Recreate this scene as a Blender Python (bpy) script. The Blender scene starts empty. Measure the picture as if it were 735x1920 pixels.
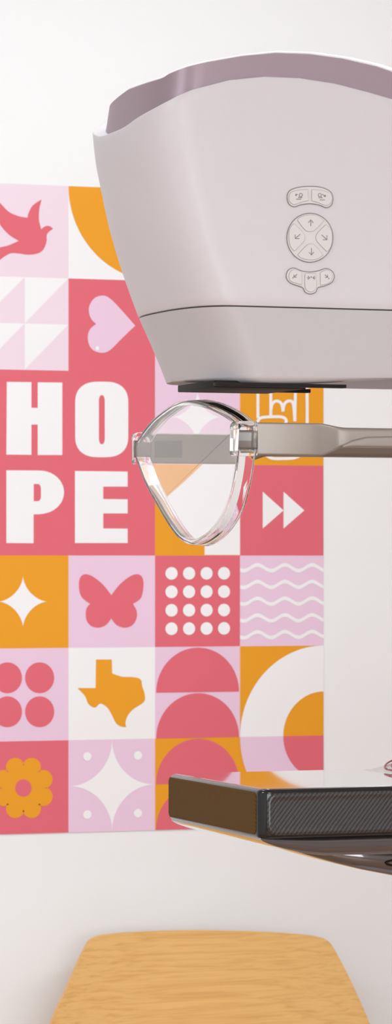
import bpy, bmesh, math, random
from mathutils import Vector
from mathutils.geometry import tessellate_polygon
random.seed(4)
S = bpy.context.scene
COL = S.collection

# ------------------------------------------------------------------ camera model
F, CX, HY, H = 7000.0, 900.0, 1050.0, 1.45        # focal length (px), principal column, horizon row, eye height
T = math.radians(22.3)
ST, CT = math.sin(T), math.cos(T)

def at(px, py, y):
    """room point on the plane y = const that lies on the sight line of a measured pixel"""
    a = (px - CX) / F
    dx, dy = a * CT + ST, -a * ST + CT
    d = y / dy
    return Vector((dx * d, y, H + (HY - py) / F * d))

def proj_x(x, y):
    X = x * CT - y * ST
    D = x * ST + y * CT
    return CX + X / D * F

cam = bpy.data.cameras.new('camera')
camo = bpy.data.objects.new('camera', cam)
COL.objects.link(camo)
camo.location = (0, 0, H)
camo.rotation_euler = (math.pi / 2, 0, -T)
cam.sensor_fit = 'VERTICAL'
cam.sensor_height = 36
cam.lens = F * 36 / 1920
cam.shift_x = -(CX - 367.5) / 1920
cam.shift_y = (HY - 960) / 1920
cam.clip_start = 0.05
cam.dof.use_dof = True
cam.dof.focus_distance = 4.25
cam.dof.aperture_fstop = 22
S.camera = camo

# ------------------------------------------------------------------ materials
def srgb(r, g, b):
    def f(c):
        c /= 255
        return c / 12.92 if c <= .04045 else ((c + .055) / 1.055) ** 2.4
    return (f(r), f(g), f(b), 1)

def mat(name, col, rough=.5, metal=0, coat=0, bump=0, bscale=800, var=0, vscale=5, trans=0, ior=1.45, spec=.5):
    m = bpy.data.materials.new(name)
    m.use_nodes = True
    n, l = m.node_tree.nodes, m.node_tree.links
    p = n['Principled BSDF']
    p.inputs['Base Color'].default_value = col
    p.inputs['Roughness'].default_value = rough
    p.inputs['Metallic'].default_value = metal
    p.inputs['Coat Weight'].default_value = coat
    p.inputs['Coat Roughness'].default_value = .03
    p.inputs['Transmission Weight'].default_value = trans
    p.inputs['IOR'].default_value = ior
    p.inputs['Specular IOR Level'].default_value = spec
    tc = n.new('ShaderNodeTexCoord')
    if var:
        nz = n.new('ShaderNodeTexNoise'); nz.inputs['Scale'].default_value = vscale
        l.new(tc.outputs['Object'], nz.inputs['Vector'])
        mx = n.new('ShaderNodeMix'); mx.data_type = 'RGBA'
        mx.inputs[6].default_value = [c * (1 - var) for c in col[:3]] + [1]
        mx.inputs[7].default_value = [min(1, c * (1 + var)) for c in col[:3]] + [1]
        l.new(nz.outputs['Fac'], mx.inputs[0]); l.new(mx.outputs[2], p.inputs['Base Color'])
    if bump:
        nb = n.new('ShaderNodeTexNoise'); nb.inputs['Scale'].default_value = bscale
        l.new(tc.outputs['Object'], nb.inputs['Vector'])
        b = n.new('ShaderNodeBump'); b.inputs['Strength'].default_value = bump; b.inputs['Distance'].default_value = .0004
        l.new(nb.outputs['Fac'], b.inputs['Height']); l.new(b.outputs['Normal'], p.inputs['Normal'])
    return m

def carbon(name, dark, light, rough, coat, scale=230, along='x'):
    """twill weave: two crossed diagonal bands"""
    m = mat(name, dark, rough, coat=coat)
    n, l = m.node_tree.nodes, m.node_tree.links
    p = n['Principled BSDF']
    tc = n.new('ShaderNodeTexCoord'); sp = n.new('ShaderNodeSeparateXYZ')
    l.new(tc.outputs['Object'], sp.inputs[0])
    def mth(op, a, b=None):
        k = n.new('ShaderNodeMath'); k.operation = op
        for i, v in enumerate((a, b)):
            if v is None: continue
            if isinstance(v, (int, float)): k.inputs[i].default_value = v
            else: l.new(v, k.inputs[i])
        return k.outputs[0]
    ax = sp.outputs['X'] if along == 'x' else sp.outputs['Y']
    d1 = mth('SINE', mth('MULTIPLY', mth('SUBTRACT', ax, mth('MULTIPLY', sp.outputs['Z'], .8)), scale * 2 * math.pi))
    d2 = mth('SINE', mth('MULTIPLY', mth('ADD', ax, sp.outputs['Z']), scale * 3.1 * math.pi))
    v = mth('ADD', mth('MULTIPLY', d1, .42), mth('MULTIPLY', d2, .16))
    v = mth('ADD', v, .5)
    mx = n.new('ShaderNodeMix'); mx.data_type = 'RGBA'
    mx.inputs[6].default_value = dark; mx.inputs[7].default_value = light
    l.new(v, mx.inputs[0]); l.new(mx.outputs[2], p.inputs['Base Color'])
    b = n.new('ShaderNodeBump'); b.inputs['Strength'].default_value = .35; b.inputs['Distance'].default_value = .0004
    l.new(v, b.inputs['Height']); l.new(b.outputs['Normal'], p.inputs['Normal'])
    return m

def wood(name, c1, c2, sx, sz, rough=.45, plank=False):
    m = mat(name, c1, rough)
    n, l = m.node_tree.nodes, m.node_tree.links
    p = n['Principled BSDF']
    tc = n.new('ShaderNodeTexCoord'); mp = n.new('ShaderNodeMapping')
    mp.inputs['Scale'].default_value = (sx, sz * .5 if not plank else sz, sz)
    l.new(tc.outputs['Object'], mp.inputs[0])
    nz = n.new('ShaderNodeTexNoise'); nz.inputs['Scale'].default_value = 1; nz.inputs['Detail'].default_value = 7
    nz.inputs['Roughness'].default_value = .62; nz.inputs['Distortion'].default_value = .5
    l.new(mp.outputs[0], nz.inputs['Vector'])
    r = n.new('ShaderNodeValToRGB')
    r.color_ramp.elements[0].position = .36; r.color_ramp.elements[0].color = c2
    r.color_ramp.elements[1].position = .56; r.color_ramp.elements[1].color = c1
    l.new(nz.outputs['Fac'], r.inputs[0]); l.new(r.outputs[0], p.inputs['Base Color'])
    return m

M = dict(
    wall=mat('wall_paint', srgb(238, 236, 238), .7, bump=.15, bscale=350),
    ceil=mat('ceiling_paint', srgb(240, 240, 240), .8),
    floor=wood('oak_floor', srgb(200, 164, 138), srgb(168, 131, 104), 3, 30, .35, True),
    red=mat('vinyl_rose', srgb(221, 103, 117), .55, bump=.08, spec=.3),
    pink=mat('vinyl_pink', srgb(231, 198, 221), .55, bump=.08, spec=.3),
    blush=mat('vinyl_blush', srgb(235, 213, 226), .55, bump=.08, spec=.3),
    orange=mat('vinyl_amber', srgb(232, 155, 32), .55, bump=.08, spec=.3),
    white=mat('vinyl_white', srgb(240, 237, 240), .55, bump=.08, spec=.3),
    shell=mat('pearl_plastic', srgb(205, 197, 203), .42, bump=.25, bscale=1500),
    lower=mat('shaded_pearl_plastic', srgb(188, 181, 185), .42, bump=.25, bscale=1500),  # shell plastic darkened, shade of the tilted lower shell put into the colour
    mauve=mat('mauve_metallic', srgb(156, 137, 147), .45, metal=.35, bump=.2, bscale=1500),
    cap=mat('pale_cover_plastic', srgb(228, 222, 226), .4),
    dark=mat('dark_seam', srgb(60, 55, 58), .6),
    black=mat('black_rail', srgb(30, 24, 24), .6, spec=.2),
    groove=mat('keypad_groove', srgb(128, 122, 124), .6),
    ink=mat('icon_ink', srgb(132, 126, 130), .6),
    keypad=mat('keypad_membrane', srgb(210, 203, 205), .4),
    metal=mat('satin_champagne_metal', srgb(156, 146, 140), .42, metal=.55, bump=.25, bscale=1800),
    shaded_metal=mat('shaded_champagne_metal', srgb(134, 118, 106), .45, metal=.4, bump=.25, bscale=1800),  # same champagne metal, the far arm's shade put into a browner colour
    recess=mat('arm_recess', srgb(98, 84, 76), .55, metal=.3, bump=.3),
    clear=mat('clear_acrylic', (1, 1, 1, 1), 0, trans=1, ior=1.38),
    carbon=carbon('carbon_weave', srgb(10, 9, 10), srgb(66, 61, 64), .35, .45, 190),
    carbon_plain=mat('black_lacquer', srgb(20, 18, 19), .15, coat=.5, spec=.25, var=.15, vscale=300),
    brown=carbon('reflection_brown_weave', srgb(70, 46, 14), srgb(104, 72, 26), .65, 0, 260, 'y'),
    top=mat('polished_top', (.16, .155, .16, 1), .05, metal=1, coat=1),
    gloss=mat('smoked_gloss', srgb(96, 90, 90), .09, metal=.75, coat=1),
    logo=mat('logo_red', srgb(140, 30, 48), .3),
    rear=mat('rear_cover_gloss', srgb(176, 173, 172), .3, coat=.4),
    oak=wood('oak_veneer', srgb(222, 173, 104), srgb(208, 156, 88), 4, 190, .42),
    edge=mat('plywood_edge', srgb(226, 178, 118), .5),
    steel=mat('chair_steel', srgb(170, 170, 172), .3, metal=1),
    column=mat('column_plastic', srgb(215, 209, 213), .4),
    panel=mat('lamp_frame', srgb(235, 235, 235), .5),
)
M['brown'].node_tree.nodes['Principled BSDF'].inputs['Specular IOR Level'].default_value = .1

# ------------------------------------------------------------------ mesh helpers
def empty(name, loc, label, cat, group=None):
    o = bpy.data.objects.new(name, None)
    COL.objects.link(o)
    o.location = loc; o.empty_display_size = .05
    o['label'] = label; o['category'] = cat
    if group: o['group'] = group
    return o

def obj(name, bm, m, parent=None, smooth=None, kind=None, label=None):
    bmesh.ops.recalc_face_normals(bm, faces=bm.faces) if smooth != 'keep' else None
    me = bpy.data.meshes.new(name)
    bm.to_mesh(me); bm.free()
    for mm in (m if isinstance(m, (list, tuple)) else [m]):
        me.materials.append(mm)
    o = bpy.data.objects.new(name, me)
    COL.objects.link(o)
    if smooth and smooth != 'keep':
        me.polygons.foreach_set('use_smooth', [True] * len(me.polygons))
        me.set_sharp_from_angle(angle=math.radians(smooth))
        for p in me.polygons:
            if p.loop_total > 4: p.use_smooth = False
    if parent:
        o.parent = parent
        # parts keep room coordinates
        t = parent
        off = Vector((0, 0, 0))
        while t: off += t.location; t = t.parent
        o.location = -off
    if kind: o['kind'] = kind
    if label: o['label'] = label
    return o

def bevel(bm, w, seg=3, ang=30):
    es = [e for e in bm.edges if len(e.link_faces) == 2 and e.calc_face_angle(0) > math.radians(ang)]
    bmesh.ops.bevel(bm, geom=es, offset=w, segments=seg, profile=.6, affect='EDGES', clamp_overlap=True)

def box(bm, x0, x1, y0, y1, z0, z1):
    v = [bm.verts.new(p) for p in ((x0,y0,z0),(x1,y0,z0),(x1,y1,z0),(x0,y1,z0),(x0,y0,z1),(x1,y0,z1),(x1,y1,z1),(x0,y1,z1))]
    for f in ((0,3,2,1),(4,5,6,7),(0,1,5,4),(1,2,6,5),(2,3,7,6),(3,0,4,7)):
        bm.faces.new([v[i] for i in f])

def rbox(x0, x1, y0, y1, z0, z1, r=.003, seg=3):
    bm = bmesh.new(); box(bm, x0, x1, y0, y1, z0, z1)
    if r: bmesh.ops.bevel(bm, geom=bm.edges[:], offset=r, segments=seg, profile=.5, affect='EDGES')
    return bm

def rr(cy, cz, hy, hz, r, n=5):
    """rounded rectangle loop in a y-z section"""
    r = min(r, hy * .98, hz * .98)
    out = []
    for k, (sy, sz) in enumerate(((1, 1), (-1, 1), (-1, -1), (1, -1))):
        for i in range(n + 1):
            a = math.pi / 2 * (k + i / n)
            out.append((cy + sy * (hy - r) + r * math.cos(a), cz + sz * (hz - r) + r * math.sin(a)))
    return out

def loft(loops, closed_ends=True, bm=None, ring=False):
    bm = bm or bmesh.new()
    vs = [[bm.verts.new(p) for p in L] for L in loops]
    n = len(vs[0])
    rng = range(len(vs)) if ring else range(len(vs) - 1)
    for k in rng:
        A, B = vs[k], vs[(k + 1) % len(vs)]
        for i in range(n):
            j = (i + 1) % n
            bm.faces.new((A[i], A[j], B[j], B[i]))
    if closed_ends and not ring:
        bm.faces.new(vs[0][::-1]); bm.faces.new(vs[-1])
    return bm

def loft_x(secs, n=5):
    return loft([[(x, y, z) for y, z in rr(cy, cz, hy, hz, r, n)] for x, cy, cz, hy, hz, r in secs])

def interp(tab, v):
    if v <= tab[0][0]: return tab[0][1]
    for (a, fa), (b, fb) in zip(tab, tab[1:]):
        if v <= b:
            return fa + (fb - fa) * (v - a) / (b - a)
    return tab[-1][1]

def smooth_tab(pts, n=8, closed=False):
    """Catmull-Rom through 2-D points; a point with a third item is a sharp corner"""
    P = [tuple(p[:2]) for p in pts]; sh = [len(p) > 2 for p in pts]
    N = len(P); out = []
    rng = range(N if closed else N - 1)
    for i in rng:
        p1, p2 = P[i], P[(i + 1) % N]
        p0 = P[i - 1] if (closed or i > 0) and not sh[i] else p1
        q = (i + 2) % N if closed else min(i + 2, N - 1)
        p3 = P[q] if not sh[(i + 1) % N] else p2
        for k in range(n):
            t = k / n
            out.append(tuple(.5 * ((2 * b) + (-a + c) * t + (2 * a - 5 * b + 4 * c - d) * t * t + (-a + 3 * b - 3 * c + d) * t ** 3)
                             for a, b, c, d in zip(p0, p1, p2, p3)))
    if not closed: out.append(P[-1])
    return out

def flat(bm, pts3, mi=0, holes=()):
    """filled polygon (may be concave, may have holes)"""
    loops = [list(map(Vector, pts3))] + [list(map(Vector, h)) for h in holes]
    vs = [bm.verts.new(p) for L in loops for p in L]
    for t in tessellate_polygon(loops):
        try:
            f = bm.faces.new([vs[i] for i in t]); f.material_index = mi
        except ValueError: pass

def plate(bm, pts2, y0, y1, mi=0):
    """extrude an x-z outline from y0 (front) to y1 (back)"""
    n = len(pts2)
    a = [bm.verts.new((x, y0, z)) for x, z in pts2]; b = [bm.verts.new((x, y1, z)) for x, z in pts2]
    for t in tessellate_polygon([[Vector((x, 0, z)) for x, z in pts2]]):
        f = bm.faces.new([a[i] for i in t]); f.material_index = mi
        f = bm.faces.new([b[i] for i in reversed(t)]); f.material_index = mi
    for i in range(n):
        f = bm.faces.new((a[i], a[(i + 1) % n], b[(i + 1) % n], b[i])); f.material_index = mi

def tube(bm, pts, r, closed=False, n=6, mi=0):
    pts = [Vector(p) for p in pts]; N = len(pts); rings = []
    for i, p in enumerate(pts):
        a = pts[i - 1] if (i or closed) else p
        b = pts[(i + 1) % N] if (i < N - 1 or closed) else p
        d = (b - a).normalized()
        u = d.cross(Vector((0, 1, 0)))
        if u.length < .1: u = d.cross(Vector((1, 0, 0)))
        u.normalize(); w = d.cross(u).normalized()
        rings.append([bm.verts.new(p + r * (math.cos(2 * math.pi * k / n) * u + math.sin(2 * math.pi * k / n) * w)) for k in range(n)])
    for i in range(N if closed else N - 1):
        A, B = rings[i], rings[(i + 1) % N]
        for k in range(n):
            f = bm.faces.new((A[k], A[(k + 1) % n], B[(k + 1) % n], B[k])); f.material_index = mi; f.smooth = True
    if not closed:
        bm.faces.new(rings[0][::-1]).material_index = mi; bm.faces.new(rings[-1]).material_index = mi

# ------------------------------------------------------------------ room
WY = 5.75
def wallbox(name, x0, x1, y0, y1, z0, z1, m):
    bm = bmesh.new(); box(bm, x0, x1, y0, y1, z0, z1)
    return obj(name, bm, M[m], kind='structure')
X0, X1, Y0, ZC = -2.2, 4.6, -2.0, 2.75
wallbox('floor', X0 - .1, X1 + .1, Y0 - .1, WY + .1, -.1, 0, 'floor')
wallbox('ceiling', X0 - .1, X1 + .1, Y0 - .1, WY + .1, ZC, ZC + .1, 'ceil')
wallbox('wall_back', X0, X1, WY, WY + .1, 0, ZC, 'wall')
wallbox('wall_left', X0 - .1, X0, Y0, WY, 0, ZC, 'wall')
wallbox('wall_right', X1, X1 + .1, Y0, WY, 0, ZC, 'wall')
wallbox('wall_front', X0, X1, Y0 - .1, Y0, 0, ZC, 'wall')
obj('baseboard_back', rbox(X0 + .001, X1 - .001, WY - .013, WY - .0005, 0.0005, .1, .002, 1), M['panel'], kind='structure')

# ------------------------------------------------------------------ mural (one printed vinyl on the wall)
CW = at(606, 1041, WY).x - at(128, 1041, WY).x
CW /= 3
MX = [at(128, 1041, WY).x + (i - 1) * CW for i in range(5)]
ZT, ZB = at(128, 349, WY).z, at(128, 1561, WY).z
CH = (ZT - ZB) / 7
MZ = [ZT - i * CH for i in range(8)]
mb = bmesh.new()
MI = ['red', 'pink', 'orange', 'white', 'blush']
YB = WY - .0004
box(mb, MX[0], MX[4], YB - .0006, YB, MZ[7], MZ[0])
for f in mb.faces: f.material_index = 3
def lay(pts, colr, level, holes=()):
    y = YB - .0006 - .0003 * level
    flat(mb, [(x, y, z) for x, z in pts], MI.index(colr), [[(x, y, z) for x, z in h] for h in holes])
def W(px, py):
    p = at(px, py, WY); return (p.x, p.z)
def cell(c, r, u, v): return (MX[c] + u * CW, MZ[r] - v * CH)
def tile(c, r, colr, w=1, h=1, level=1):
    lay([cell(c, r, 0, 0), cell(c, r, w, 0), cell(c, r, w, h), cell(c, r, 0, h)], colr, level)
def arc(c, r, cu, cv, ru, rv, a0, a1, n=40):
    return [cell(c, r, cu + ru * math.cos(math.radians(a0 + (a1 - a0) * i / n)), cv + rv * math.sin(math.radians(a0 + (a1 - a0) * i / n))) for i in range(n + 1)]
def disc(c, r, cu, cv, ru, rv, colr, level=2): lay(arc(c, r, cu, cv, ru, rv, 0, 360)[:-1], colr, level)
def crop(pts, sc, ox, oy, colr, level=2, closed=True, n=6, holes=()):
    q = smooth_tab(pts, n, True)
    lay([W(ox + x / sc, oy + y / sc) for x, y in q], colr, level, holes)

base = {(0,0):'blush',(1,0):'white',(2,0):'red',(3,0):'pink',(0,1):'blush',(1,1):'red',(2,1):'pink',(3,1):'orange',
        (0,2):'red',(1,2):'red',(0,3):'red',(1,3):'red',(2,2):'pink',(3,2):'orange',(2,3):'orange',(3,3):'red',
        (0,4):'orange',(1,4):'pink',(2,4):'red',(3,4):'pink',(0,5):'pink',(1,5):'white',(2,5):'pink',(3,5):'orange',
        (0,6):'red',(1,6):'pink',(2,6):'orange',(3,6):'orange'}
for (c, r), k in base.items(): tile(c, r, k)
s = 2.45
# bird
crop([(-40,85),(0,125),(40,165),(85,185),(125,192,1),(130,170),(150,135),(190,108,1),(180,150),(178,200),(188,245,1),(205,232),(225,230),(243,243,1),
      (222,258),(213,275),(213,300),(200,335),(175,355),(130,362),(90,357),(50,355),(20,370),(0,385),(-30,410,1),(-45,372,1),(-85,360,1),(-40,338),(0,328),
      (40,318),(85,298,1),(40,270),(0,225),(-35,160),(-50,110)], s, 0, 330, 'red')
# quarter disc
lay([cell(1, 0, 1, 0)] + arc(1, 0, 1, 0, 1, 1, 90, 180), 'orange', 2)
# triangles
for i in (0, .5):
    for j in (0, .5):
        lay([cell(0, 1, i, j), cell(0, 1, i + .5, j), cell(0, 1, i, j + .5)], 'white', 2)
# heart
crop([(620,688,1),(560,620),(510,568),(475,550),(435,560),(410,595),(408,630),(420,660),(440,680,1),(412,705),(402,740),(410,780),(435,805),(475,812),(510,795),(560,745)], s, 0, 330, 'pink')
disc(1, 1, .33, .75, .022, .022, 'white', 3)
# hidden tiles
disc(2, 0, .5, .5, .35, .35, 'white'); disc(3, 1, .5, .5, .35, .35, 'white')
# H O P E
def letter(pts, holes=(), sharp=True):
    L = lambda q: [W(x / s, 690 + y / s) for x, y in q]
    lay(L(pts), 'white', 2, [L(h) for h in holes])
def rrect(x0, x1, y0, y1, rx, ry, n=10, corners=(1,1,1,1)):
    out = []
    for k, (cx, cy) in enumerate(((x1-rx,y1-ry),(x0+rx,y1-ry),(x0+rx,y0+ry),(x1-rx,y0+ry))):
        if not corners[k]:
            out.append(((x1,y1),(x0,y1),(x0,y0),(x1,y0))[k]); continue
        for i in range(n + 1):
            a = math.pi / 2 * (k + i / n); ca, sa = math.cos(a), math.sin(a)
            ca = math.copysign(abs(ca) ** .85, ca); sa = math.copysign(abs(sa) ** .85, sa)
            out.append((cx + rx * ca, cy + ry * sa))
    return out
letter([(30,64),(143,65),(143,183),(172,183),(172,66),(285,67),(285,400),(172,400),(172,260),(143,260),(143,399),(28,398)])
letter(rrect(344,588,63,410,105,95), [rrect(453,480,125,350,13,30)[::-1]])
letter([(28,470),(180,471)] + [(180 + 113 * math.sin(a), 571 - 100 * math.cos(a)) for a in [math.pi * i / 20 for i in range(1, 20)]] + [(180,672),(153,672),(153,805),(28,804)],
       [rrect(153.5,187,533,612,17,25, corners=(1,0,0,1))[::-1]])
letter([(343,473),(585,476),(585,545),(473,545),(473,602),(585,603),(585,668),(473,668),(473,737),(585,738),(585,804),(343,804)])
# sparkles
def sparkle(cx, cy, rx, ry):
    pts = []
    for q in range(4):
        a0 = q * math.pi / 2
        for i in range(12):
            t = i / 12 * math.pi / 2
            # superellipse with small exponent: concave star
            e = 2 / .62
            pts.append((cx + rx * math.copysign(abs(math.cos(a0 + t)) ** e, math.cos(a0 + t)), cy + ry * math.copysign(abs(math.sin(a0 + t)) ** e, math.sin(a0 + t))))
    lay([W(*p) for p in pts], 'white', 2)
sparkle(42.5, 1128, 46, 48)
sparkle(370, 782, 46, 48)
# hand sign made of outlines
def stroke(pts, w, colr='white', level=2):
    """one ribbon along a line; each ribbon lies on its own thin level"""
    L, R = [], []
    for i, (x, y) in enumerate(pts):
        a, b = pts[max(0, i - 1)], pts[min(len(pts) - 1, i + 1)]
        d = math.hypot(b[0] - a[0], b[1] - a[1]) or 1
        nx, ny = -(b[1] - a[1]) / d * w / 2, (b[0] - a[0]) / d * w / 2
        L.append(W(x + nx, y + ny)); R.append(W(x - nx, y - ny))
    for i in range(len(pts) - 1):
        y = YB - .0006 - .0003 * level
        vs = [mb.verts.new((p[0], y, p[1])) for p in (L[i], L[i + 1], R[i + 1], R[i])]
        mb.faces.new(vs).material_index = MI.index(colr)
w_ = 5.5
stroke(smooth_tab([(483,784),(483,740),(484,722),(494,714),(505,722),(507,740),(507,782)], 5), w_, level=2.0)
stroke(smooth_tab([(507,770),(510,757),(518,752),(527,757),(530,772)], 5), w_, level=2.4)
stroke(smooth_tab([(530,770),(533,757),(541,752),(549,757),(552,790)], 5), w_, level=2.8)
stroke(smooth_tab([(552,790),(553,740),(554,722),(563,714),(574,722),(575,740),(575,800),(573,840),(556,857),(530,860),(505,858),(490,842),(483,820),(482,796),(486,785),(500,782),(528,782),(536,790),(528,800),(510,802)], 5), w_, level=3.2)
# amber tile with a white figure
lay([W(*p) for p in smooth_tab([(383,869,1),(345,905),(315,932),(309,948),(318,970),(345,1000),(378,1013),(383,1016,1),(383,1040.5,1),(449.5,1040.5,1),(449.5,869,1)], 5, True)], 'white', 2)
# fast-forward triangles
lay([W(492,922),(W(531,957)),W(492,991)], 'white', 2); lay([W(531,922),W(570,957),W(531,991)], 'white', 2)
# butterfly
crop([(510,210,1),(470,160),(420,122),(385,115),(365,135),(362,180),(375,220),(412,250,1),(395,275),(395,320),(415,350),(450,360),(485,348),(510,318,1),
      (535,348),(570,360),(605,350),(625,320),(627,285),(610,250,1),(645,225),(657,180),(655,135),(635,115),(600,122),(550,160)], s, 0, 1030, 'red')
# sixteen dots
for i in range(4):
    for j in range(4):
        disc(2, 4, .192 + .206 * i, .195 + .202 * j, .071, .069, 'white')
# waves
for k in range(5):
    yc = .135 + .185 * k
    top, bot = [], []
    for i in range(61):
        u = i / 60
        v = yc - .032 * math.sin(2 * math.pi * (u * 3.05 - .38)) * 1.0
        top.append(cell(3, 4, u, v - .021)); bot.append(cell(3, 4, u, v + .021))
    lay(top + bot[::-1], 'white', 2)
# four discs
for x in (33, 181):
    for y in (590, 746):
        lay([W((x + 67 * math.cos(a)) / s, 1030 + (y + 71 * math.sin(a)) / s) for a in [2 * math.pi * i / 40 for i in range(40)]], 'red', 2)
# state outline
crop([(440,506,1),(512,506,1),(514,570,1),(560,585),(610,587),(645,598),(652,630),(663,665),(660,700),(610,735),(585,765),(575,795),(578,817,1),(550,812),(530,795),(510,755),(490,725),(460,708),(435,727),(405,710),(390,675),(355,637,1),(438,637,1)], s, 0, 1030, 'orange', n=4)
# half discs
for rr_, bg in ((5, 'pink'), (6, 'orange')):
    for v in (.5, 1):
        lay(arc(2, rr_, .5, v, .488, .49, 180, 360), 'red', 2)
# quarter rings
lay(arc(3, 5, 1, 1, 1, 1, 180, 270) + [cell(3, 5, 1, 1)], 'white', 2)
lay(arc(3, 5, 1, 1, .485, .49, 180, 270) + [cell(3, 5, 1, 1)], 'orange', 3)
lay(arc(3, 6, 1, 0, 1, 1, 90, 180) + [cell(3, 6, 1, 0)], 'pink', 2)
lay(arc(3, 6, 1, 0, .485, .49, 90, 180) + [cell(3, 6, 1, 0)], 'red', 3)
# flower
fl = []
for k in range(8):
    a0 = math.radians(22.5 + 45 * k)
    for i in range(11):
        a = a0 + math.radians(-100 + 20 * i)
        fl.append((94 + 87 * math.cos(a0) + 38 * math.cos(a), 232 + 90 * math.sin(a0) + 39 * math.sin(a)))
lay([W(x / 2.162, 1370 + y / 2.162) for x, y in fl], 'orange', 2)
lay([W((94 + 33 * math.cos(a)) / 2.162, 1370 + (232 + 35 * math.sin(a)) / 2.162) for a in [2 * math.pi * i / 30 for i in range(30)]], 'red', 3)
# big star with corner dots
st = []
for (cu, cv, a0) in ((1, 0, 180), (1, 1, 270), (0, 1, 0), (0, 0, 90)):
    st += arc(1, 6, cu, cv, .5, .5, a0, a0 - 90, 16)[:-1]
lay(st, 'white', 2)
for u in (.215, .8):
    for v in (.18, .81): disc(1, 6, u, v, .048, .048, 'white', 3)
mur = obj('wall_mural', mb, [M[k] for k in MI], smooth='keep')
mur['label'] = 'pink, rose, amber and white patchwork tile mural reading HOPE on the white wall'
mur['category'] = 'mural'

# ------------------------------------------------------------------ mammography unit
U = empty('mammography_unit', (1.93, 4.19, 0), 'pale grey mammography machine with mauve band, keypads and black carbon breast support, on the right', 'medical machine')
YC, NEXP, AX, BY = 4.145, 2.6, .055, .145       # head: centre line, plan roundness, nose length, half width
XB = 1.84
NQ = 18
def plan(xf, off=0, xb=XB, ax=AX, by=BY):
    """closed plan outline of the head: rounded nose, straight flanks"""
    L = []
    b = by - off
    for i in range(13): L.append((xb + (xf + off + ax - xb) * i / 13, YC - b))
    for i in range(2 * NQ + 1):
        th = math.pi / 2 - math.pi * i / (2 * NQ)
        c, sn = abs(math.cos(th)) ** (2 / NEXP), math.copysign(abs(math.sin(th)) ** (2 / NEXP), math.sin(th))
        L.append((xf + off + ax * (1 - c), YC - b * sn))
    for i in range(1, 14): L.append((xf + off + ax + (xb - xf - off - ax) * i / 13, YC + b))
    return L
def nose_for(px):
    x = 1.25
    for _ in range(12):
        m_ = min(proj_x(a, b) for a, b in plan(x))
        x += (px - m_) / F * 4.36 / CT
    return x
def zz(py, D=4.345): return (HY - py) / F * D
NOSE = [(zz(py), nose_for(px)) for py, px in ((740,345),(722,303),(711,300),(700,297),(680,291),(640,278),(600,264),(582,258),(550,246),(510,232),(470,219),(420,205),(380,196),(330,186),(300,180),(265,176),(225,172))]
NOSE.sort()
ZSEAM = .2873
TOPT = smooth_tab([(1.20,.478),(1.235,.488),(1.248,.503),(1.285,.5245),(1.329,.5388),(1.38,.5462),(1.418,.5462),(1.457,.5427),(1.496,.5353),(1.531,.5279),(1.62,.503),(1.73,.46),(1.85,.41)], 6)
BANDT = smooth_tab([(1.20,.541),(1.255,.5435),(1.266,.5485),(1.282,.5550),(1.32,.5643),(1.364,.5726),(1.4026,.5761),(1.4475,.575),(1.4926,.5694),(1.535,.5599),(1.62,.534),(1.73,.488),(1.85,.432)], 6)
ztop = lambda x: interp(TOPT, x)
zband = lambda x: interp(BANDT, x)

# upper shell
rows = []
NV = 26
n0 = len(plan(1.2))
tops = []
for i in range(n0):
    zt = .5
    for _ in range(8):
        x, y = plan(interp(NOSE, zt))[i]
        zt = ztop(x)
    tops.append(zt)
for k in range(NV + 1):
    v = k / NV
    L = []
    for i in range(n0):
        z = ZSEAM + .001 + v * (tops[i] - ZSEAM - .001)
        x, y = plan(interp(NOSE, z))[i]
        L.append((x, y, H + z))
    rows.append(L)
# rounded lip then a step down inside
for off, dz in ((.0006, .0009), (.0016, .0013), (.008, .0016), (.022, .0016)):
    L = []
    for i in range(n0):
        x, y = plan(interp(NOSE, tops[i]), off)[i]
        L.append((x, y, H + tops[i] + dz))
    rows.append(L)
bot = []
for off, dz in ((.004, .0), (.0006, .0)):
    bot.append([(x, y, H + ZSEAM + dz) for x, y in plan(interp(NOSE, ZSEAM), off)])
rows = bot + rows
obj('upper_shell', loft(rows), M['shell'], U, 50)

# mauve band
rows = []
bt = []
for i in range(n0):
    zt = .53
    for _ in range(8):
        x, y = plan(interp(NOSE, tops[i]) , .012)[i]
        zt = zband(x) - .014 * max(0, min(1, (y - YC) / BY)) * max(0, min(1, (1.36 - x) / .06))
    bt.append(zt)
def bandpt(i, off, z):
    xn = interp(NOSE, tops[i]) + (z - tops[i]) * .1
    x, y = plan(xn + .008, off)[i]
    return (x, y, H + z)
for v, off in ((0, .006), (.25, .0065), (.5, .007), (.75, .0075), (1, .008)):
    rows.append([bandpt(i, off, tops[i] - .01 + v * (bt[i] - tops[i] + .01)) for i in range(n0)])
rows.append([bandpt(i, .009, bt[i] + .0005) for i in range(n0)])
rows.append([bandpt(i, .012, bt[i] + .0003) for i in range(n0)])
obj('trim_band', loft(rows), M['mauve'], U, 40, label='mauve curved trim band')
# pale top cover
rows = []
for off, dz in ((.0095, -.004), (.0095, .0015), (.011, .003), (.02, .0045), (.05, .008), (.1, .011), (.14, .012)):
    rows.append([bandpt(i, off, bt[i] + dz) for i in range(n0)])
obj('top_cover', loft(rows), M['cap'], U, 40, label='pale top cover')

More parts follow.
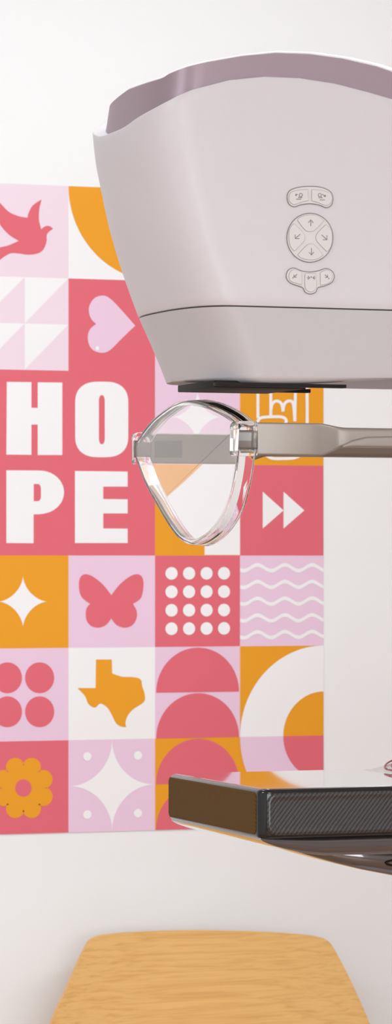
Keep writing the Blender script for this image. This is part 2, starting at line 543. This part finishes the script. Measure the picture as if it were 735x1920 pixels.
# seam and lower shell
rows = [[(x, y, H + ZSEAM + z) for x, y in plan(interp(NOSE, ZSEAM), .0022)] for z in (-.0024, .004)]
obj('seam_strip', loft(rows), M['dark'], U, 40, label='dark seam between upper and lower shell')
rows = []
ZL = ZSEAM - .0016
def zbot(x, y=4.0): return .1985 + .0095 * max(0, (x - 1.40) / .14) ** 1.3 + .055 * (y - 4.0)
for off, k in ((.005, 0), (.0004, 0)):
    z = ZL - k * .08
    rows.append([(x, y, H + z) for x, y in plan(interp(NOSE, z), off)])
for k in range(1, 15):
    v = k / 15
    z = ZL + (.2095 - ZL) * v
    rows.append([(x, y, H + z) for x, y in plan(interp(NOSE, z), .0004 + .006 * v)])
for k in range(9):
    a = k / 8 * math.pi / 2
    off = .0064 + .012 * (1 - math.cos(a)) 
    rows.append([(x, y, H + .2095 + .055 * (y - 4.0) * math.sin(a) - (.2095 - zbot(x)) * math.sin(a)) for x, y in plan(interp(NOSE, .2095), off)])
for off, dz in ((.06, .0), (.12, 0)):
    rows.append([(x, y, H + zbot(x, y) + dz) for x, y in plan(interp(NOSE, .2095), off)])
obj('lower_shell', loft(rows), M['lower'], U, 40, label='lower shell of the head, its shade put into a darker grey')

# collimator: two black rails under the head with a dark window between
def rail(pl, pr, pt, pb, y, dy):
    a, b = at(pl, pt, y), at(pr, pb, y)
    return rbox(a.x, b.x, y, y + dy, b.z, a.z, .0008, 2)
obj('collimator_rail', rail(407, 650, 716.5, 727.5, 4.008, .014), M['black'], U, 40)
obj('collimator_rail', rail(346, 583, 725, 736.5, 4.16, .012), M['black'], U, 40)
a = at(407, 722, 4.008)
obj('collimator_window', rbox(a.x + .002, a.x + .112, 4.024, 4.16, H + .1955, H + .2035, .0008, 2), M['black'], U, 40)

# keypads
YN = YC - BY                      # near flank of the head
def K(x, y): 
    p = at(500 + x / 4.594, 330 + y / 4.594, YN); return (p.x, p.z)
def keypad(outline, buttons):
    q = smooth_tab(outline, 6, True)
    bm = bmesh.new()
    plate(bm, [K(*p) for p in q], YN - .0009, YN + .003, 0)
    tube(bm, [(K(*p)[0], YN - .0007, K(*p)[1]) for p in q], .00055, True, mi=1)
    kp = obj('keypad', bm, [M['keypad'], M['groove']], U)
    for bo, strokes in buttons:
        q = smooth_tab(bo, 5, True)
        cx = sum(p[0] for p in q) / len(q); cy = sum(p[1] for p in q) / len(q)
        bm = bmesh.new()
        plate(bm, [K(*p) for p in q], YN - .0016, YN - .0005, 0)
        tube(bm, [(K(*p)[0], YN - .0012, K(*p)[1]) for p in q], .00032, True, mi=1)
        for st_ in strokes:
            tube(bm, [(K(*p)[0], YN - .0016, K(*p)[1]) for p in st_], .00042, n=6, mi=2)
        obj('button', bm, [M['keypad'], M['groove'], M['ink']], kp)
def circ(x, y, r): return [(x + r * math.cos(i * math.pi / 6), y + r * math.sin(i * math.pi / 6)) for i in range(13)]
keypad([(175,180),(200,125),(280,97),(370,90),(460,97),(540,130),(568,185),(555,250),(510,272),(450,250),(370,238),(290,248),(235,265),(190,240)],
    [([(190,190),(205,145),(270,124),(350,118,1),(355,213,1),(300,222),(235,245),(200,225)], [circ(290,165,14), [(276,178),(268,188),(300,188),(296,178)], [(250,201),(292,201)], [(262,158),(243,166)], [(243,166),(250,155)], [(243,166),(254,172)]]),
     ([(385,120,1),(470,127),(540,152),(558,195),(540,240),(500,252),(440,228),(385,213,1)], [circ(453,165,14), [(447,179),(443,188),(475,190),(466,178)], [(453,207),(495,207)], [(474,158),(503,176)], [(503,176),(488,178)], [(503,176),(500,163)]])])
disc_ = [(371 + 198 * math.cos(i * math.pi / 8), 532 + 210 * math.sin(i * math.pi / 8)) for i in range(16)]
keypad(disc_,
    [([(262,380,1),(300,350),(375,337),(445,350),(488,385,1),(415,462),(370,478),(325,462)], [[(376,432),(376,378)], [(355,403),(376,378),(397,403)]]),
     ([(508,420,1),(550,470),(558,540),(545,610),(515,652,1),(437,570),(422,530),(437,490)], [[(470,508),(515,550)], [(515,512),(515,550),(480,550)]]),
     ([(265,680,1),(335,605),(375,587),(415,602),(480,680,1),(440,710),(375,722),(300,708)], [[(381,622),(381,682)], [(360,657),(381,682),(402,657)]]),
     ([(232,410,1),(195,460),(190,540),(205,610),(235,645,1),(310,570),(323,530),(310,490)], [[(285,502),(241,540)], [(241,506),(241,540),(276,540)]])])
keypad([(167,860),(185,812),(230,793),(300,818),(370,828),(440,818),(510,798),(560,820),(580,865),(560,915),(500,945),(440,962),(420,1000),(375,1016),(330,1000),(305,960),(220,930),(180,900)],
    [([(190,860),(205,822),(240,808),(298,828,1),(298,935,1),(240,920),(200,900)], [[(257,848),(230,871)], [(230,851),(230,871),(252,872)], circ(222,877,2.5)]),
     ([(328,842,1),(420,842,1),(424,950),(405,985),(375,997),(345,985),(328,950)], [[(343,878),(368,878)], [(350,862),(368,878),(350,892)], circ(380,871,3), [(416,878),(393,878)], [(410,862),(393,878),(410,892)]]),
     ([(458,832,1),(510,812),(545,825),(562,862),(545,910),(510,930),(462,940,1)], [[(497,850),(522,874)], [(522,853),(522,874),(500,874)], circ(531,884,2.5)])])

# fork arms that carry the paddle
YA0, YA1 = 4.0, 4.394
def arm(y, sgn, dx=0):
    z0, z1 = H + .1185, H + .1555
    zc, hz = (z0 + z1) / 2, (z1 - z0) / 2
    secs = [(1.344, y, zc - .001, .003, .0105, .002), (1.3655, y, zc - .001, .003, .0105, .002), (1.3662, y, zc, .0045, hz, .002), (1.3675, y, zc, .005, hz, .0025)]
    secs += [(1.430 + dx * .4, y, zc, .005, hz, .0025), (1.442 + dx * .4, y, zc, .005, hz, .0025)]
    for k in range(1, 11):
        t = k / 10; e = t * t * (3 - 2 * t)
        secs.append((1.442 + dx + .038 * t, y + sgn * .010 * min(1, t * 1.6), zc + .003 * e, .005 + .006 * e, hz + (.0112 - hz) * e, .0025 + .003 * e))
    secs.append((1.84, y + sgn * .010, zc + .003, .011, .0112, .0055))
    return obj('paddle_arm', loft_x(secs), M['metal' if sgn > 0 else 'shaded_metal'], U, 35, label=None if sgn > 0 else 'champagne metal arm on the far side, shade put into its colour')
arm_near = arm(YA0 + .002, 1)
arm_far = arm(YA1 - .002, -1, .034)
bm = rbox(1.370, 1.405, YA1 - .0078, YA1 - .0066, H + .1255, H + .1465, .0005, 2)
obj('latch_plate', bm, M['recess'], arm_far, 40)
# raised lower rib on the thin run of each arm
for a_, y, dx in ((arm_near, YA0 - .0015, 0), (arm_far, YA1 + .0015, .034)):
    secs = []
    for x, hz in ((1.470, .0008), (1.482, .004), (1.50, .0062), (1.54, .0068), (1.84, .0068)):
        secs.append((x + (dx if x < 1.6 else 0), y + .004 * (1 if y < 4.1 else -1), H + .1285 + hz, .006, hz, .003))
    obj('arm_rib', loft_x(secs), M['metal'], a_, 40)

# carriage and column (right of the frame)
bm = bmesh.new()
bm = rbox(1.82, 1.90, 3.985, 4.41, H + .10, H + .175, .012, 4)
obj('arm_carriage', bm, M['column'], U, 40)
obj('gantry_column', rbox(1.83, 2.12, 4.03, 4.38, .09, 2.02, .04, 5), M['column'], U, 40)
obj('column_base', rbox(1.55, 2.25, 3.90, 4.50, .0, .09, .03, 4), M['column'], U, 40)

# breast support (detector housing)
DX, DY0, DY1 = 1.364, 3.978, 4.322
ZT_, ZB_ = -.2585, -.3145
def slab_loop(off, z, x1=1.83, r=.014, n=6):
    L = []
    x0, y0, y1 = DX + off, DY0 + off, DY1 - off
    r = max(.002, r - off)
    for cx, cy, a0 in ((x0 + r, y0 + r, 180), (x1 - .004, y0 + .004, 270), (x1 - .004, y1 - .004, 0), (x0 + r, y1 - r, 90)):
        rad = r if cx < 1.5 else .004
        for i in range(n + 1):
            a = math.radians(a0 + 90 * i / n)
            L.append((cx + rad * math.cos(a), cy + rad * math.sin(a), H + z))
    return L
rows = []
R = .0055
for k in range(6):
    a = k / 5 * math.pi / 2
    rows.append(slab_loop(R * (1 - math.sin(a)), ZB_ + R * (1 - math.cos(a))))
for k in range(6):
    a = k / 5 * math.pi / 2
    rows.append(slab_loop(R * (1 - math.cos(a)), ZT_ - R * (1 - math.sin(a))))
slab = obj('breast_support', loft(rows), M['carbon_plain'], U, 35, label='glossy black carbon breast support')
bm = loft([slab_loop(.0060, ZT_ - .001), slab_loop(.0060, ZT_ + .0003), slab_loop(.0066, ZT_ + .0006)])
obj('top_plate', bm, M['top'], slab, 35, label='mirror-gloss dark top plate')
# woven flank panel with a rounded raised outline
def flank(y0, y1, x0, x1, z0, z1, r, n=6):
    L = []
    for cx, cz, a0 in ((x1 - r, z1 - r, 0), (x0 + r, z1 - r, 90), (x0 + r, z0 + r, 180), (x1 - r, z0 + r, 270)):
        for i in range(n + 1):
            a = math.radians(a0 + 90 * i / n); L.append((cx + r * math.cos(a), cz + r * math.sin(a)))
    return L
rows = []
for off, y in ((0, DY0 + .003), (0, DY0 - .0004), (.0012, DY0 - .0016), (.003, DY0 - .0022), (.005, DY0 - .0018), (.007, DY0 - .0012), (.0085, DY0 - .0011)):
    rows.append([(x, y, z) for x, z in flank(0, 0, DX + .0085 + off, 1.80 - off, H + ZB_ + .0045 + off, H + ZT_ - .0045 - off, .011 - off * .6)])
obj('side_panel', loft(rows), M['carbon'], slab, 35, label='twill woven carbon side panel')
# woven carbon front panel, a warm reflection put into its brown colour
rows = []
for off, x in ((0, DX + .003), (0, DX - .0004), (.0008, DX - .0009), (.002, DX - .001)):
    rows.append([(x, y, z) for y, z in flank(0, 0, DY0 + .013 + off, DY1 - .006 - off, H + ZB_ + .0045 + off, H + ZT_ - .0035 - off, .006)])
obj('front_panel', loft(rows), M['brown'], slab, 35, label='woven carbon front edge, warm reflection put into its brown colour')
# lower housing
secs = []
for x, hz in ((1.367, .0004), (1.370, .0016), (1.376, .0030), (1.386, .0048), (1.40, .0068), (1.42, .0092), (1.445, .0108), (1.49, .0112), (1.83, .0112)):
    w = .166
    secs.append((x, 4.15, H + ZB_ + .001 - hz, w, hz + .0003, hz * .8))
obj('lower_housing', loft_x(secs, 6), M['gloss'], U, 45, label='smoked glossy lower housing')
secs = []
for x, zb, w in ((1.43, -.3335, .03), (1.447, -.3385, .06), (1.47, -.3460, .080), (1.49, -.3520, .088), (1.52, -.360, .094), (1.56, -.3685, .097), (1.62, -.381, .1), (1.72, -.398, .1), (1.83, -.41, .1)):
    hz = (-.33 - zb) / 2
    secs.append((x, 4.155, H + (-.33 + zb) / 2, w, hz, hz * .9))
keel = obj('keel_housing', loft_x(secs, 7), M['gloss'], U, 50, label='smoked glossy keel under the support')
bm = bmesh.new()
tube(bm, [(1.572 + .026 * math.cos(a), 4.058 + .0 * math.sin(a), H - .3525 + .0042 * math.sin(a)) for a in [i * math.pi / 12 for i in range(24)]], .0012, True)
obj('grip_slot', bm, M['black'], keel, 40)
# raised rear cover on the top with the red oval emblem
rows = []
def rear(x):
    t = max(0, min(1, (x - 1.598) / .075)); return .013 * t * t * (3 - 2 * t)
L0 = []
NXR = 16
grid = bmesh.new()
gv = {}
xs = [1.598 + (1.828 - 1.598) * (i / 24) ** 1.4 for i in range(25)]
ys = [DY0 + .004 + (DY1 - DY0 - .008) * j / 12 for j in range(13)]
for i, x in enumerate(xs):
    for j, y in enumerate(ys):
        e = min(j, 12 - j) / 1.0
        gv[i, j] = grid.verts.new((x, y, H + ZT_ + .0002 + rear(x) * (0.0 if e == 0 else 1)))
for i in range(24):
    for j in range(12):
        grid.faces.new((gv[i, j], gv[i + 1, j], gv[i + 1, j + 1], gv[i, j + 1]))
rc = obj('rear_cover', grid, M['rear'], slab, 60, label='glossy grey rear cover with red oval emblem')
def emb(x, y): return (x, y, H + ZT_ + rear(x) + .0007)
bm = bmesh.new()
EX, EY = 1.672, 4.232
for sc in (1, .86):
    A, B = .052 * sc, .085 * sc
    outer = [(EX + A * math.cos(a), EY + B * math.sin(a)) for a in [i * math.pi / 24 for i in range(48)]]
    tube(bm, [emb(*p) for p in outer], .0011 if sc == 1 else .0007, True, n=5)
sq = [(EX - .03 + .005 * k + .004 * math.sin(k * 2.1), EY + .05 - .010 * k) for k in range(11)]
tube(bm, [emb(*p) for p in smooth_tab(sq, 4)], .0012, n=5)
sq = [(EX + .03 * math.sin(k * 1.3) * .6, EY + .04 - .008 * k) for k in range(11)]
tube(bm, [emb(*p) for p in smooth_tab(sq, 4)], .0012, n=5)
obj('oval_emblem', bm, M['logo'], rc)

# ------------------------------------------------------------------ clear compression paddle
PA, PB = 1.3445, 1.3655
ZM = H + .137
Pd = empty('compression_paddle', (PA, (YA0 + YA1) / 2, H + .02), 'clear acrylic teardrop paddle held between two metal arms above the black support', 'paddle')
yc_, hw = (YA0 + YA1) / 2, (YA1 - YA0) / 2
near_top = [(-1, .012), (-.965, .019), (-.75, .031), (-.45, .0425), (-.15, .0492), (0, .0502)]
far_top = [(.2, .0488), (.5, .0385), (.65, .031), (.82, .0195), (.95, .0085), (1, .002)]
far_low = [(.985, -.009), (.9, -.024), (.75, -.047), (.52, -.073), (.3, -.096), (.1, -.112)]
near_low = [(-.08, -.1185), (-.2, -.1185), (-.36, -.1135), (-.55, -.103), (-.74, -.085), (-.87, -.062), (-.955, -.035), (-.995, -.01)]
pts = smooth_tab(near_top + far_top + far_low + near_low, 4, True)
def pl(off, x):
    L = []
    n = len(pts)
    P3 = [(yc_ + u * (hw + .003), ZM + z * 1.0) for u, z in pts]
    for i in range(n):
        a, b = P3[i - 2], P3[(i + 2) % n]
        ty, tz = b[0] - a[0], b[1] - a[1]
        d = math.hypot(ty, tz)
        ny, nz = -tz / d, ty / d           # inward or outward
        cy, cz = P3[i][0] - yc_, P3[i][1] - (ZM - .03)
        if ny * cy + nz * cz > 0: ny, nz = -ny, -nz
        L.append((x, P3[i][0] + ny * off, P3[i][1] + nz * off))
    return L
rows = [pl(.0022, PA - .0002), pl(.0007, PA + .0002), pl(0, PA + .0012), pl(-.0012, PB - .003), pl(-.0016, PB - .0012), pl(-.0008, PB), pl(.0008, PB), pl(.0024, PB - .0012), pl(.0028, PB - .004), pl(.0034, PA + .0036), pl(.005, PA + .0026)]
obj('paddle_dish', loft(rows), M['clear'], Pd, 40)
def socket(y, sgn):
    """clear rounded frame gripping the arm's tongue"""
    z0, z1 = ZM - .0195, ZM + .0195
    x0, x1 = PA - .0075 + (0 if sgn > 0 else .0065), PB + .0005
    prof = []
    bm = bmesh.new()
    def loop(off, yy):
        L = []
        r = .007
        xa, xb, za, zb = x0 + off, x1 - off, z0 + off, z1 - off
        for cx, cz, a0 in ((xb - .003, zb - .003, 0), (xa + r, zb - r, 90), (xa + .003, za + .003, 180), (xb - .003, za + .003, 270)):
            rad = r if (a0 == 90) else .003
            rad = max(rad - off, .0008)
            for i in range(6):
                a = math.radians(a0 + 90 * i / 5); L.append((cx + rad * math.cos(a), yy, cz + rad * math.sin(a)))
        return L
    yo, yi = y - sgn * .0095, y + sgn * .0035
    loft([loop(.0008, yo), loop(0, yo + sgn * .0008), loop(0, yi), loop(.0034, yi), loop(.0034, yo + sgn * .0008), loop(.0028, yo)], ring=True, bm=bm)
    obj('arm_socket', bm, M['clear'], Pd, 40)
socket(YA0 - .0, 1)
socket(YA1 + .0, -1)

# ------------------------------------------------------------------ plywood chair by the wall
CHY = 5.55
ch = empty('plywood_chair', (at(420, 1900, CHY).x, CHY - .2, 0), 'oak veneer chair with a rounded plywood backrest standing against the wall', 'chair')
out = [(186,1786),(197,1772),(213,1765),(240,1761.5),(310,1758),(400,1756),(490,1757),(560,1759),(615,1763),(638,1768),(650,1780),(662,1806),(680,1851),(704,1922),(722,1990),(730,2060),(722,2120),(690,2150),
       (600,2160),(420,2163),(240,2160),(130,2150),(90,2120),(78,2060),(86,1990),(108,1920),(140,1865),(170,1812)]
q = smooth_tab(out, 6, True)
pts2 = [(at(x, y, CHY).x, at(x, y, CHY).z) for x, y in q]
xm = sum(p[0] for p in pts2) / len(pts2)
bm = bmesh.new()
TH = .011
front = []
NXG, NZG = 26, 18
def bend(x, z):
    """the shell curves round the sitter and leans back towards the wall"""
    return CHY + .035 - ((x - xm) / .26) ** 2 * .045 + (z - .55) * .22
zs = sorted(p[1] for p in pts2); zlo, zhi = zs[0], zs[-1]
def width(z):
    xsn = []
    n = len(pts2)
    for i in range(n):
        (xa, za), (xb, zb) = pts2[i], pts2[(i + 1) % n]
        if (za - z) * (zb - z) <= 0 and za != zb: xsn.append(xa + (xb - xa) * (z - za) / (zb - za))
    return min(xsn), max(xsn)
va, vb = [], []
for j in range(61):
    t = j / 60
    z = zhi - .00002 - (zhi - zlo - .00004) * (.5 - .5 * math.cos(math.pi * t))
    a, b = width(z)
    va.append([bm.verts.new((a + (b - a) * i / 30, bend(a + (b - a) * i / 30, z), z)) for i in range(31)])
    vb.append([bm.verts.new((a + (b - a) * i / 30, bend(a + (b - a) * i / 30, z) + TH, z)) for i in range(31)])
for j in range(60):
    for i in range(30):
        bm.faces.new((va[j][i], va[j][i+1], va[j+1][i+1], va[j+1][i])); bm.faces.new((vb[j][i], vb[j+1][i], vb[j+1][i+1], vb[j][i+1]))
    for i in (0, 30):
        f = bm.faces.new((va[j][i], va[j+1][i], vb[j+1][i], vb[j][i])); f.material_index = 1
for j in (0, 60):
    for i in range(30):
        f = bm.faces.new((va[j][i], va[j][i+1], vb[j][i+1], vb[j][i])); f.material_index = 1
obj('backrest', bm, [M['oak'], M['edge']], ch, 50)
# seat: a rounded square of the same plywood, dished, its back edge rolling up into the backrest
bm = bmesh.new()
rows_t, rows_b = [], []
for j in range(25):
    t = j / 24
    y = CHY - .36 + t * .415
    hwx = .205 * (1 - max(0, (.25 - t) / .25) ** 3 * .18)
    rt, rb = [], []
    for i in range(25):
        u = -1 + 2 * i / 24
        z = .445 - .012 * (1 - u * u) * math.sin(math.pi * min(1, t * 1.1)) - .02 * max(0, (.12 - t) / .12) ** 2 + .05 * max(0, (t - .8) / .2) ** 2
        rt.append(bm.verts.new((xm + u * hwx, y, z))); rb.append(bm.verts.new((xm + u * hwx, y, z - TH)))
    rows_t.append(rt); rows_b.append(rb)
for j in range(24):
    for i in range(24):
        bm.faces.new((rows_t[j][i], rows_t[j][i+1], rows_t[j+1][i+1], rows_t[j+1][i])); bm.faces.new((rows_b[j][i], rows_b[j+1][i], rows_b[j+1][i+1], rows_b[j][i+1]))
for j in range(24):
    for i in (0, 24): bm.faces.new((rows_t[j][i], rows_t[j+1][i], rows_b[j+1][i], rows_b[j][i]))
for j in (0, 24):
    for i in range(24): bm.faces.new((rows_t[j][i], rows_t[j][i+1], rows_b[j][i+1], rows_b[j][i]))
obj('seat', bm, M['oak'], ch, 50)
bm = bmesh.new()
tube(bm, [(xm - .15, CHY - .31, .412), (xm + .15, CHY - .31, .412), (xm + .15, CHY + .02, .412), (xm - .15, CHY + .02, .412)], .009, True, n=10)
obj('seat_frame', bm, M['steel'], ch)
for sx in (-1, 1):
    for sy, yy in ((-1, CHY - .31), (1, CHY + .02)):
        bm = bmesh.new()
        tube(bm, [(xm + sx * .15, yy, .415), (xm + sx * .20, yy + (sy * .05 if sy < 0 else .06), .0)], .010, n=12)
        obj('leg', bm, M['steel'], ch)

# ------------------------------------------------------------------ ceiling lights
def lamp(name, x, y, w, h, power, label, col=(1, .985, .97)):
    e = empty(name, (x, y, ZC - .03), label, 'ceiling light', 'recessed panel lights in the ceiling')
    bm = bmesh.new()
    for a in ((-w/2-.03, w/2+.03, -h/2-.03, -h/2), (-w/2-.03, w/2+.03, h/2, h/2+.03), (-w/2-.03, -w/2, -h/2, h/2), (w/2, w/2+.03, -h/2, h/2)):
        box(bm, x + a[0], x + a[1], y + a[2], y + a[3], ZC - .03, ZC - .0005)
    obj('lamp_frame', bm, M['panel'], e)
    L = bpy.data.lights.new(name + '_light', 'AREA'); L.shape = 'RECTANGLE'; L.size = w; L.size_y = h; L.energy = power; L.color = col
    lo = bpy.data.objects.new('light_source', L); COL.objects.link(lo); lo.parent = e; lo.location = (0, 0, .012)
LC = (.895, 1.0, 1.035)
lamp('ceiling_light', 1.2, 1.4, 1.2, .6, 30, 'flat panel ceiling light in front of the machine', LC)
lamp('ceiling_light', -.6, 3.4, 1.2, .6, 34, 'flat panel ceiling light left of the machine', LC)
lamp('ceiling_light', 1.6, 4.7, 1.2, .6, 18, 'flat panel ceiling light above the mural', LC)
lamp('ceiling_light', 3.4, 3.0, 1.2, .6, 24, 'flat panel ceiling light right of the machine', LC)
lamp('ceiling_light', 1.2, -.9, 1.2, .6, 30, 'flat panel ceiling light at the far end of the room', LC)
# added frontal fill light behind the camera, set in a window-like frame
bm = bmesh.new()
for x0_, x1_, z0_, z1_ in ((-1.26, 2.06, .54, .60), (-1.26, 2.06, 2.2, 2.26), (-1.26, -1.2, .6, 2.2), (2.0, 2.06, .6, 2.2), (.37, .43, .6, 2.2)):
    box(bm, x0_, x1_, Y0 + .001, Y0 + .05, z0_, z1_)
obj('fill_light_frame', bm, M['panel'], kind='structure')
L = bpy.data.lights.new('front_fill_light', 'AREA'); L.shape = 'RECTANGLE'; L.size = 3.2; L.size_y = 1.6; L.energy = 110; L.color = (.88, 1.0, 1.035)
lo = bpy.data.objects.new('front_fill_light', L); COL.objects.link(lo); lo.location = (.4, Y0 + .06, 1.4); lo.rotation_euler = (math.pi / 2, 0, 0)

w = bpy.data.worlds.new('world'); S.world = w; w.use_nodes = True
w.node_tree.nodes['Background'].inputs[0].default_value = (.9, .9, 1, 1)
w.node_tree.nodes['Background'].inputs[1].default_value = .1
S.view_settings.view_transform = 'Standard'
S.view_settings.look = 'None'
S.view_settings.gamma = 1
S.view_settings.use_curve_mapping = False
S.view_settings.exposure = -0.12
